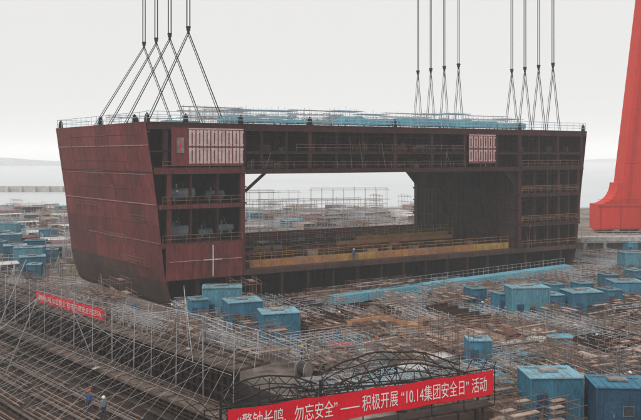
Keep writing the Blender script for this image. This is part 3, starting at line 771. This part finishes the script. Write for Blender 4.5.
# ------------------------------------------------------------------ banners
def text_mesh(body, w, h, name, parent, off=-.05):
    cu = bpy.data.curves.new("t", 'FONT'); cu.body = body; cu.size = 1; cu.resolution_u = 4
    ob = bpy.data.objects.new("t", cu); COL.objects.link(ob)
    dg = bpy.context.evaluated_depsgraph_get(); me = bpy.data.meshes.new_from_object(ob.evaluated_get(dg))
    bpy.data.objects.remove(ob)
    xs = [v.co.x for v in me.vertices]; ys = [v.co.y for v in me.vertices]
    x0, x1, y0, y1 = min(xs), max(xs), min(ys), max(ys)
    for v in me.vertices:
        x = (v.co.x-x0)/(x1-x0)*w; z = (v.co.y-y0)/(y1-y0)*h; v.co = (x, off, z)
    me.materials.clear(); me.materials.append(M['letter'])
    o = bpy.data.objects.new(name, me); COL.objects.link(o); o.parent = parent
    return o
def banner(loc, rz, L, H, body, label, tw, th, off=-.045):
    root = empty("banner", loc, rz); tag(root, label, "banner")
    mb = MB(); n = 60
    def P(t, z):
        return (t*L, .02*math.sin(t*37)+.015*math.sin(t*83+z*3), z-.05*math.sin(math.pi*((t*4) % 1)))
    zs = [0,H*.33,H*.66,H]
    for k in range(n):
        for a, b in zip(zs, zs[1:]):
            mb.quad(P(k/n,a),P((k+1)/n,a),P((k+1)/n,b),P(k/n,b))
    make_obj("cloth", mb, [M['redban']], root, smooth=True)
    t = text_mesh(body, tw, th, "lettering", root, off); t.location = ((L-tw)/2, 0, (H-th)/2-.02)
    return root
bl = Vector((-3.95,32,7.95)); br = Vector((8.74,38,7.95)); bd = br-bl; brz = math.atan2(bd.y,bd.x)
banner(bl, brz, bd.length, 1.22, "“警钟长鸣、勿忘安全” —— 积极开展 “10.14集团安全日” 活动", "long red cloth banner with white Chinese safety lettering", 13.2, .76)
kq = .872
q0 = Vector((-37.2*kq,98*kq,3.5)); q1 = Vector((-24.8*kq,86*kq,3.5)); qd = q1-q0
banner(q0, math.atan2(qd.y,qd.x), qd.length, 1.15, "警钟长鸣 勿忘安全 积极开展安全日活动", "small red banner with white lettering tied to a fence", 13.8, .6)
mb = MB(); L = qd.length
for k in range(7): mb.tube((k*L/6,.12,-.38),(k*L/6,.12,1.3),.045,5)
mb2 = MB(); mb2.tube((0,.12,1.2),(L,.12,1.2),.035,5); mb2.tube((0,.12,.1),(L,.12,.1),.035,5)
thing("banner_fence","tube fence carrying the small red banner","fence",[("post",mb,[M['pole']]),("rail",mb2,[M['pole']])],q0,math.atan2(qd.y,qd.x))
L = bd.length; a = MB(); b = MB(); c_ = MB()
for k in range(9): x = -1+k*(L+1.2)/8; a.tube((x,.12,-.6),(x,.12,1.3),.03,6)
a.tube((-1,.12,1.27),(L+.2,.12,1.27),.03,6); a.tube((-1,.12,.1),(L+.2,.12,.1),.03,6)
b.box(-1,L+.2,.16,1.0,-.68,-.6)
for x in (0,L*.5,L*.97):
    c_.tube((x,.3,-7.95),(x,.3,-.69),.07,8); c_.tube((x,.9,-7.95),(x,.9,-.69),.07,8); c_.tube((x,.3,-4.5),(x,.9,-2),.04,6)
thing("gangway","raised steel gangway with the long banner tied to its rail","gangway",[("railing",a,[M['black']]),("floor",b,[M['rust']]),("support",c_,[M['rust']])],bl,brz)
def arch(L, H, z0, W, seed):
    a = MB(); b = MB(); c = MB(); n = 12; r = random.Random(seed)
    for y in (0,W):
        pts = [(-L/2+L*k/n, y, z0+H*(1-(2*k/n-1)**2)+r.uniform(-.06,.06)) for k in range(n+1)]
        lo_ = [(p[0], y, p[2]-.45) for p in pts]
        for k in range(n):
            a.tube(pts[k],pts[k+1],.05,6); a.tube(lo_[k],lo_[k+1],.035,5); a.tube(pts[k] if k % 2 else lo_[k], lo_[k+1] if k % 2 else pts[k+1],.025,4)
            if k % 3 == 0 and y == 0: a.tube(pts[k],(pts[k][0],W,pts[k][2]),.03,5)
        for x in (-L/2,L/2): b.tube((x,y,0),(x,y,z0-.4),.08,7)
    for k in range(30):
        x = r.uniform(-L*.55,L*.55); y = r.uniform(0,W); x2 = x+r.uniform(-2,2)
        p = Vector((x,y,z0-1.2)); q = Vector((x2,y,z0+r.uniform(-.3,H*1.1)))
        m_ = (p+q)/2-Vector((0,0,.25)); c.tube(p,m_,.028,5); c.tube(m_,q,.028,5)
    for k in range(6): c.tube((-L/2,k*W/5,z0-.7),(L/2,k*W/5,z0-.55+r.uniform(-.2,.3)),.04,5)
    return [("arch_truss",a,[M['black']]),("post",b,[M['black']]),("cable",c,[M['black']])]
thing("arched_frame","dark arched steel truss frame of a shelter","steel frame",arch(8.6,1.05,7.3,2.8,1),(4.8,42,0),.22)
thing("arched_frame","dark arched steel truss frame beside the gangway","steel frame",arch(5.6,.8,6.7,2.4,2),(-2.2,40.5,0),.3)

# ------------------------------------------------------------------ red gantry crane
cx = empty("gantry_crane",(80,197,0),.1); tag(cx,"tall orange-red gantry crane leg on rail bogies","gantry crane")
def tap(mb, b0, b1, wb, wt, db, dt, m=0):
    b0 = Vector(b0); b1 = Vector(b1)
    mb.hexa([b0+Vector((-wb,-db,0)),b0+Vector((wb,-db,0)),b0+Vector((wb,db,0)),b0+Vector((-wb,db,0)),
             b1+Vector((-wt,-dt,0)),b1+Vector((wt,-dt,0)),b1+Vector((wt,dt,0)),b1+Vector((-wt,dt,0))], m)
mb = MB(); tap(mb,(2,0,7.51),(8.6,0,78),4.6,2.6,2.4,2.0)
gp = [(-8.3,-2.3,7.51)]+[(-8.3+5.2*(math.sin(t)), -2.3, 7.51+5.5*(1-math.cos(t))) for t in [k*math.pi/2/8 for k in range(1,9)]]+[(-2.0,-2.3,13.0),(-2.0,-2.3,7.51)]
mb.prism(gp,(0,4.6,0),0)
for z in range(18,76,14):
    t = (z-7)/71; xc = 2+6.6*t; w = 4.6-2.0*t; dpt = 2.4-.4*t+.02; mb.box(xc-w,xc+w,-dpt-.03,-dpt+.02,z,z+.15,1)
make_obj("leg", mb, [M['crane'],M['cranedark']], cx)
mb = MB(); mb.box(-8.5,24,-2.6,2.6,1.0,7.5)
for k in range(6): mb.box(-8+k*5.4,-7.85+k*5.4,-2.72,-2.601,1.1,7.4,1)
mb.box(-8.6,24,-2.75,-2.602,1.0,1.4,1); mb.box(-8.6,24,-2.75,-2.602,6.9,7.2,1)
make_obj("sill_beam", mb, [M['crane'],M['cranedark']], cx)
mb = MB()
for k in range(60):
    z = 8+k*.9; t = (z-7)/71; xc = 2+6.6*t-(4.6-2*t)*.55; mb.tube((xc-.4,-2.75+.4*t,z),(xc+.4,-2.75+.4*t,z),.05,4)
for s in (-.4,.4): mb.tube((2-2.53+s,-2.75,7.6),(2+6.6*.75-(4.6-1.5)*.55+s,-2.45,60.5),.06,4)
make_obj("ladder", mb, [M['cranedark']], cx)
for x in (-6,1,12,18):
    mb = MB(); mb.box(x-2.4,x+2.4,-1.3,1.3,.6,.99); mb.tube((x-1.3,-1.4,.5),(x-1.3,1.4,.5),.5,14,1); mb.tube((x+1.3,-1.4,.5),(x+1.3,1.4,.5),.5,14,1)
    make_obj("bogie", mb, [M['crane'],M['tyre']], cx)
mb = MB(); mb.box(-30,40,-4,4,78.1,86); make_obj("main_girder", mb, [M['crane']], cx)
mb = MB(); mb.rail((-8.5,-2.5,7.55),(24,-2.5,7.55),1.2,2,.05); make_obj("railing", mb, [M['dullred']], cx)

# pale quay viaduct in front of the crane
bx = empty("quay_viaduct",(76,152,0),.06); tag(bx,"long pale concrete viaduct on columns with a railing","viaduct")
mb = MB(); mb.box(-25,30,-3,3,2.9,3.7); mb.box(-25,30,-3.15,-3.002,3.2,4.0); make_obj("slab", mb, [M['concrete']], bx)
for k in range(14):
    mb = MB(); x = -24+k*4
    for y in (-2.4,2.4): mb.box(x-.3,x+.3,y-.3,y+.3,0,2.6)
    mb.box(x-.35,x+.35,-2.9,2.9,2.602,2.898); make_obj("column", mb, [M['concrete']], bx)
mb = MB(); mb.rail((-25,-3.08,4.0),(30,-3.08,4.0),1.1,1.6,.045,(1,.66,.33)); make_obj("railing", mb, [M['pole']], bx)
mb = MB(); mb.box(-24,29,2.2,2.4,0,2.6); make_obj("back_wall", mb, [M['grey']], bx)
jt = MB(); jt.box(-420,-150,470,478,-3,1.0)
for k in range(31): jt.box(-418+k*8.5,-416+k*8.5,468,470,-4,.8)
tag(make_obj("jetty", jt, [M['concrete']]),"long concrete jetty out in the sea","jetty",kind="structure")

# ------------------------------------------------------------------ excavator-like crawler machine
cc = empty("crawler_crane",(10.4,82,0),.15); cc.scale = (.95,.8,.8); tag(cc,"dusty orange crawler crane with its boom lowered","crawler crane")
for s in (-1,1):
    mb = MB(); y = s*1.2
    pr = [(-2.1,y-.28,.5),(-1.8,y-.28,.1),(1.8,y-.28,.1),(2.1,y-.28,.5),(1.8,y-.28,.9),(-1.8,y-.28,.9)]
    mb.prism(pr,(0,.56,0))
    for k in range(5): mb.tube((-1.6+k*.8,y-.34,.42),(-1.6+k*.8,y+.34,.42),.25,10)
    make_obj("track", mb, [M['tyre']], cc)
mb = MB(); mb.box(-1.9,1.6,-1.2,1.2,1.0,1.3); mb.box(-1.2,.3,-1.15,1.15,1.302,2.2); mb.box(.35,1.7,.1,1.1,1.302,2.0); mb.box(1.702,2.5,-1.1,1.1,1.2,2.1,1)
for k in range(3): mb.box(-1.1+k*.45,-.85+k*.45,-1.18,-1.152,1.5,2.1,1)
make_obj("upper_body", mb, [M['boomorange'],M['grey']], cc)
mb = MB(); mb.prism([(.4,-1.2,1.302),(1.6,-1.2,1.302),(1.75,-1.2,2.2),(1.3,-1.2,2.9),(.4,-1.2,2.9)],(0,1.0,0)); mb.box(.55,1.25,-1.23,-1.202,2.0,2.7,1)
make_obj("cab", mb, [M['boomorange'],M['glass']], cc)
mb = MB(); mb.beam((-.2,.3,1.9),(-4.2,-.5,3.2),.35,.45); mb.beam((-4.2,-.5,3.2),(-7.8,-1.1,3.0),.3,.35); mb.tube((-1.2,.1,1.6),(-3.2,-.3,2.7),.1,8); mb.tube((-3.2,-.35,3.2),(-5.4,-.7,3.35),.08,8)
mb.cbox((-7.9,-1.12,2.7),(.5,.5,.6)); make_obj("boom", mb, [M['boomorange']], cc)

# ------------------------------------------------------------------ people
def person_mesh(pose, jacket):
    V = []; E = []; S = []; T = []
    def add(p, r, par, t):
        V.append(p); S.append(r if isinstance(r, tuple) else (r,r)); T.append(t)
        if par is not None: E.append((par, len(V)-1))
        return len(V)-1
    lean = {'stand':0,'walk':.04,'work':.28}[pose]
    pel = add((0,0,.96),(.15,.11),None,2)
    wa = add((0,-lean*.3,1.1),(.14,.10),pel,1)
    ch = add((0,-lean,1.32),(.17,.12),wa,1)
    nb = add((0,-lean*1.2,1.47),(.07,.07),ch,1)
    nk = add((0,-lean*1.35,1.53),.055,nb,0)
    hd = add((0,-lean*1.5-.015,1.63),(.085,.10),nk,0)
    add((0,-lean*1.5,1.72),(.07,.08),hd,0)
    add((0,-lean*1.5-.12,1.62),.018,hd,0)
    for s in (-1,1):
        sh = add((s*.19,-lean*1.1,1.42),.07,ch,1)
        if pose == 'work': el = (s*.24,-lean-.12,1.18); wr = (s*.14,-lean-.38,1.12); fd = Vector((-.1*s,-1,0))
        elif pose == 'walk': el = (s*.25,.1*s,1.16); wr = (s*.26,.22*s-.08,.95); fd = Vector((0,-.3,-1))
        else: el = (s*.26,.03,1.15); wr = (s*.28,-.05,.91); fd = Vector((0,-.2,-1))
        e = add(el,.05,sh,1); w = add(wr,.033,e,1); fd.normalize()
        wp = Vector(wr); pm = wp+fd*.075; p_ = add(tuple(pm),.032,w,0)
        sd = Vector((0,1,0)) if pose != 'work' else Vector((1,0,0))
        for i, l in enumerate((.07,.08,.075,.06)):
            o_ = sd*(i-1.5)*.021
            a = add(tuple(pm+fd*.04+o_),.011,p_,0); add(tuple(pm+fd*(.04+l)+o_+Vector((-s*.015,0,0))),.009,a,0)
        th = add(tuple(wp+fd*.05-sd*.045),.013,p_,0); add(tuple(wp+fd*.09-sd*.06),.011,th,0)
        hp = add((s*.1,0,.89),.095,pel,2)
        if pose == 'walk': kn = (s*.1,-.16*s-.04,.5); an = (s*.1,-.22*s+.1,.1)
        elif pose == 'work': kn = (s*.14,-.08,.5); an = (s*.15,.03+.1*s,.09)
        else: kn = (s*.11,-.02,.5); an = (s*.12,.02,.1)
        k = add(kn,.065,hp,2); a = add(an,.045,k,2); add((an[0]+s*.02,an[1]-.17,.05),(.045,.04),a,3)
    me = bpy.data.meshes.new("sk"); me.from_pydata(V, E, []); ob = bpy.data.objects.new("sk", me); COL.objects.link(ob)
    md = ob.modifiers.new("s",'SKIN'); sv = me.skin_vertices[0].data
    for i, r in enumerate(S): sv[i].radius = r
    sv[0].use_root = True
    ob.modifiers.new("u",'SUBSURF').levels = 1
    dg = bpy.context.evaluated_depsgraph_get(); out = bpy.data.meshes.new_from_object(ob.evaluated_get(dg))
    bpy.data.objects.remove(ob)
    out.materials.clear()
    for m in (M['skin'],jacket,M['trouser'],M['shoe'],M['eye']): out.materials.append(m)
    VV = [Vector(v) for v in V]
    for p in out.polygons:
        c = p.center; j = min(range(len(VV)), key=lambda i: (VV[i]-c).length-S[i][0]*.6); p.material_index = T[j]; p.use_smooth = True
        if T[j] == 0 and abs(abs(c.x)-.035) < .014 and abs(c.z-1.645) < .016 and c.y < VV[5].y-.05: p.material_index = 4
    return out, VV[5]
def helmet_mesh():
    mb = MB(); n = 14; rings = [(.135,0),(.13,.05),(.105,.1),(.06,.135),(.01,.145)]
    for (ra, za), (rb, zb) in zip(rings, rings[1:]):
        for k in range(n):
            a = 2*math.pi*k/n; b = 2*math.pi*(k+1)/n
            mb.quad((ra*math.cos(a),ra*1.12*math.sin(a),za),(ra*math.cos(b),ra*1.12*math.sin(b),za),(rb*math.cos(b),rb*1.12*math.sin(b),zb),(rb*math.cos(a),rb*1.12*math.sin(a),zb))
    mb.prism([(-.12,-.1,-.005),(.12,-.1,-.005),(.07,-.21,-.015),(-.07,-.21,-.015)],(0,0,.015))
    return mb
pm_cache = {}
def person(x, y, rz, pose, jk, hk, label, z=0):
    key = (pose, jk)
    if key not in pm_cache: pm_cache[key] = person_mesh(pose, M[jk])
    me, hp = pm_cache[key]
    o = bpy.data.objects.new("person", me); COL.objects.link(o); o.location = (x,y,z-.02); o.rotation_euler = (0,0,rz)
    tag(o, label, "person")
    h = make_obj("helmet", helmet_mesh(), [M[hk]], o, True); h.location = (hp.x,hp.y+.01,hp.z+.055)
W = {'jgrey':'grey','jblue':'blue','jorange':'orange'}; H_ = {'hwhite':'white','hyellow':'yellow','hred':'red'}; PZ = {'stand':'standing','walk':'walking','work':'bending over work'}
pz = Vector(dk(54.2,14.0)); pz2 = Vector(dk(52.0,14.0))
for x, y, rz, ps, jk, hk, gz in ((pz.x,pz.y,.5,'stand','jgrey','hwhite',.47),(pz2.x,pz2.y,-.4,'stand','jblue','hred',.47),(-18.3,92.4,.3,'stand','jgrey','hwhite',0),(-17.4,91.6,2.2,'walk','jblue','hyellow',0),
    (20.3,94,1,'stand','jblue','hwhite',0),(21.2,95.5,-1,'walk','jorange','hyellow',0),(35.8,104,.3,'stand','jblue','hwhite',0),(37,110,1.8,'work','jgrey','hyellow',0),(12.4,72,2,'work','jblue','hyellow',0),
    (5.6,76,.6,'walk','jorange','hred',0),(-1.8,72,1.2,'stand','jblue','hyellow',0),(28.4,77,-.7,'walk','jgrey','hwhite',0),(24,70,.3,'stand','jblue','hwhite',0),(-7,78.5,2.6,'work','jgrey','hwhite',0),
    (13.6,62,1.4,'stand','jgrey','hwhite',0),(13.4,59.5,-.4,'walk','jblue','hyellow',0),(26.2,63.5,.2,'stand','jblue','hwhite',0),(2.2,88,.7,'stand','jorange','hwhite',0),(-12.5,84,.1,'walk','jblue','hwhite',0)):
    person(x,y,rz,ps,jk,hk,f"{PZ[ps]} worker in {W[jk]} jacket and {H_[hk]} hard hat", gz)
for u, v, z in ((3,.9,13.7),(66,1,4.5),(30,1.0,4.5)):
    p = loc2w(u,v); person(p.x,p.y,TH,'stand','jblue','hwhite',"standing worker in blue jacket on the block's deck", z)

# ------------------------------------------------------------------ light, world, camera
SE = math.radians(52)
w = bpy.data.worlds.new("World"); scene.world = w; w.use_nodes = True
N = w.node_tree.nodes; L = w.node_tree.links; bg = N["Background"]
sky = N.new("ShaderNodeTexSky"); sky.sky_type = 'NISHITA'; sky.sun_disc = False; sky.sun_elevation = SE; sky.sun_rotation = math.radians(217)
sky.dust_density = 6; sky.air_density = 1.2
hs = N.new("ShaderNodeHueSaturation"); hs.inputs["Saturation"].default_value = .12
mx = N.new("ShaderNodeMixRGB"); mx.inputs[0].default_value = .88; mx.inputs[2].default_value = (8.7,8.65,8.55,1)
L.new(sky.outputs[0], hs.inputs["Color"]); L.new(hs.outputs[0], mx.inputs[1]); L.new(mx.outputs[0], bg.inputs[0]); bg.inputs[1].default_value = .1
sl = bpy.data.lights.new("sun",'SUN'); sl.energy = 1.15; sl.angle = math.radians(20); sl.color = (1,.97,.93)
so = bpy.data.objects.new("sun", sl); COL.objects.link(so)
dv = Vector((-math.cos(SE)*.6,-math.cos(SE)*.8,math.sin(SE))); so.rotation_euler = dv.to_track_quat('Z','Y').to_euler(); so.location = (0,0,100)

hz = MB(); hz.box(-3000,3000,-60,6000,-4,90)
hm = bpy.data.materials.new("haze"); hm.use_nodes = True; n_ = hm.node_tree.nodes; n_.clear()
ou = n_.new("ShaderNodeOutputMaterial"); vp = n_.new("ShaderNodeVolumePrincipled")
dn = .00034
vp.inputs["Density"].default_value = dn; vp.inputs["Color"].default_value = (1,1,1,1)
vp.inputs["Emission Strength"].default_value = dn*.5; vp.inputs["Emission Color"].default_value = (1,1,1,1)  # added glow brightens the haze in place of multiple scattering
hm.node_tree.links.new(vp.outputs[0], ou.inputs["Volume"])
ho = make_obj("haze", hz, [hm]); tag(ho,"thin grey haze over the whole harbour","haze",kind="structure")

cam = bpy.data.cameras.new("cam"); co = bpy.data.objects.new("cam", cam); COL.objects.link(co)
co.location = (0,0,20); co.rotation_euler = (math.radians(90),0,0)
cam.sensor_width = 36; cam.lens = 36*750/641; cam.shift_y = -54/641; cam.clip_start = .5; cam.clip_end = 15000
scene.camera = co
scene.view_settings.view_transform = 'Standard'; scene.view_settings.look = 'None'; scene.view_settings.exposure = 0
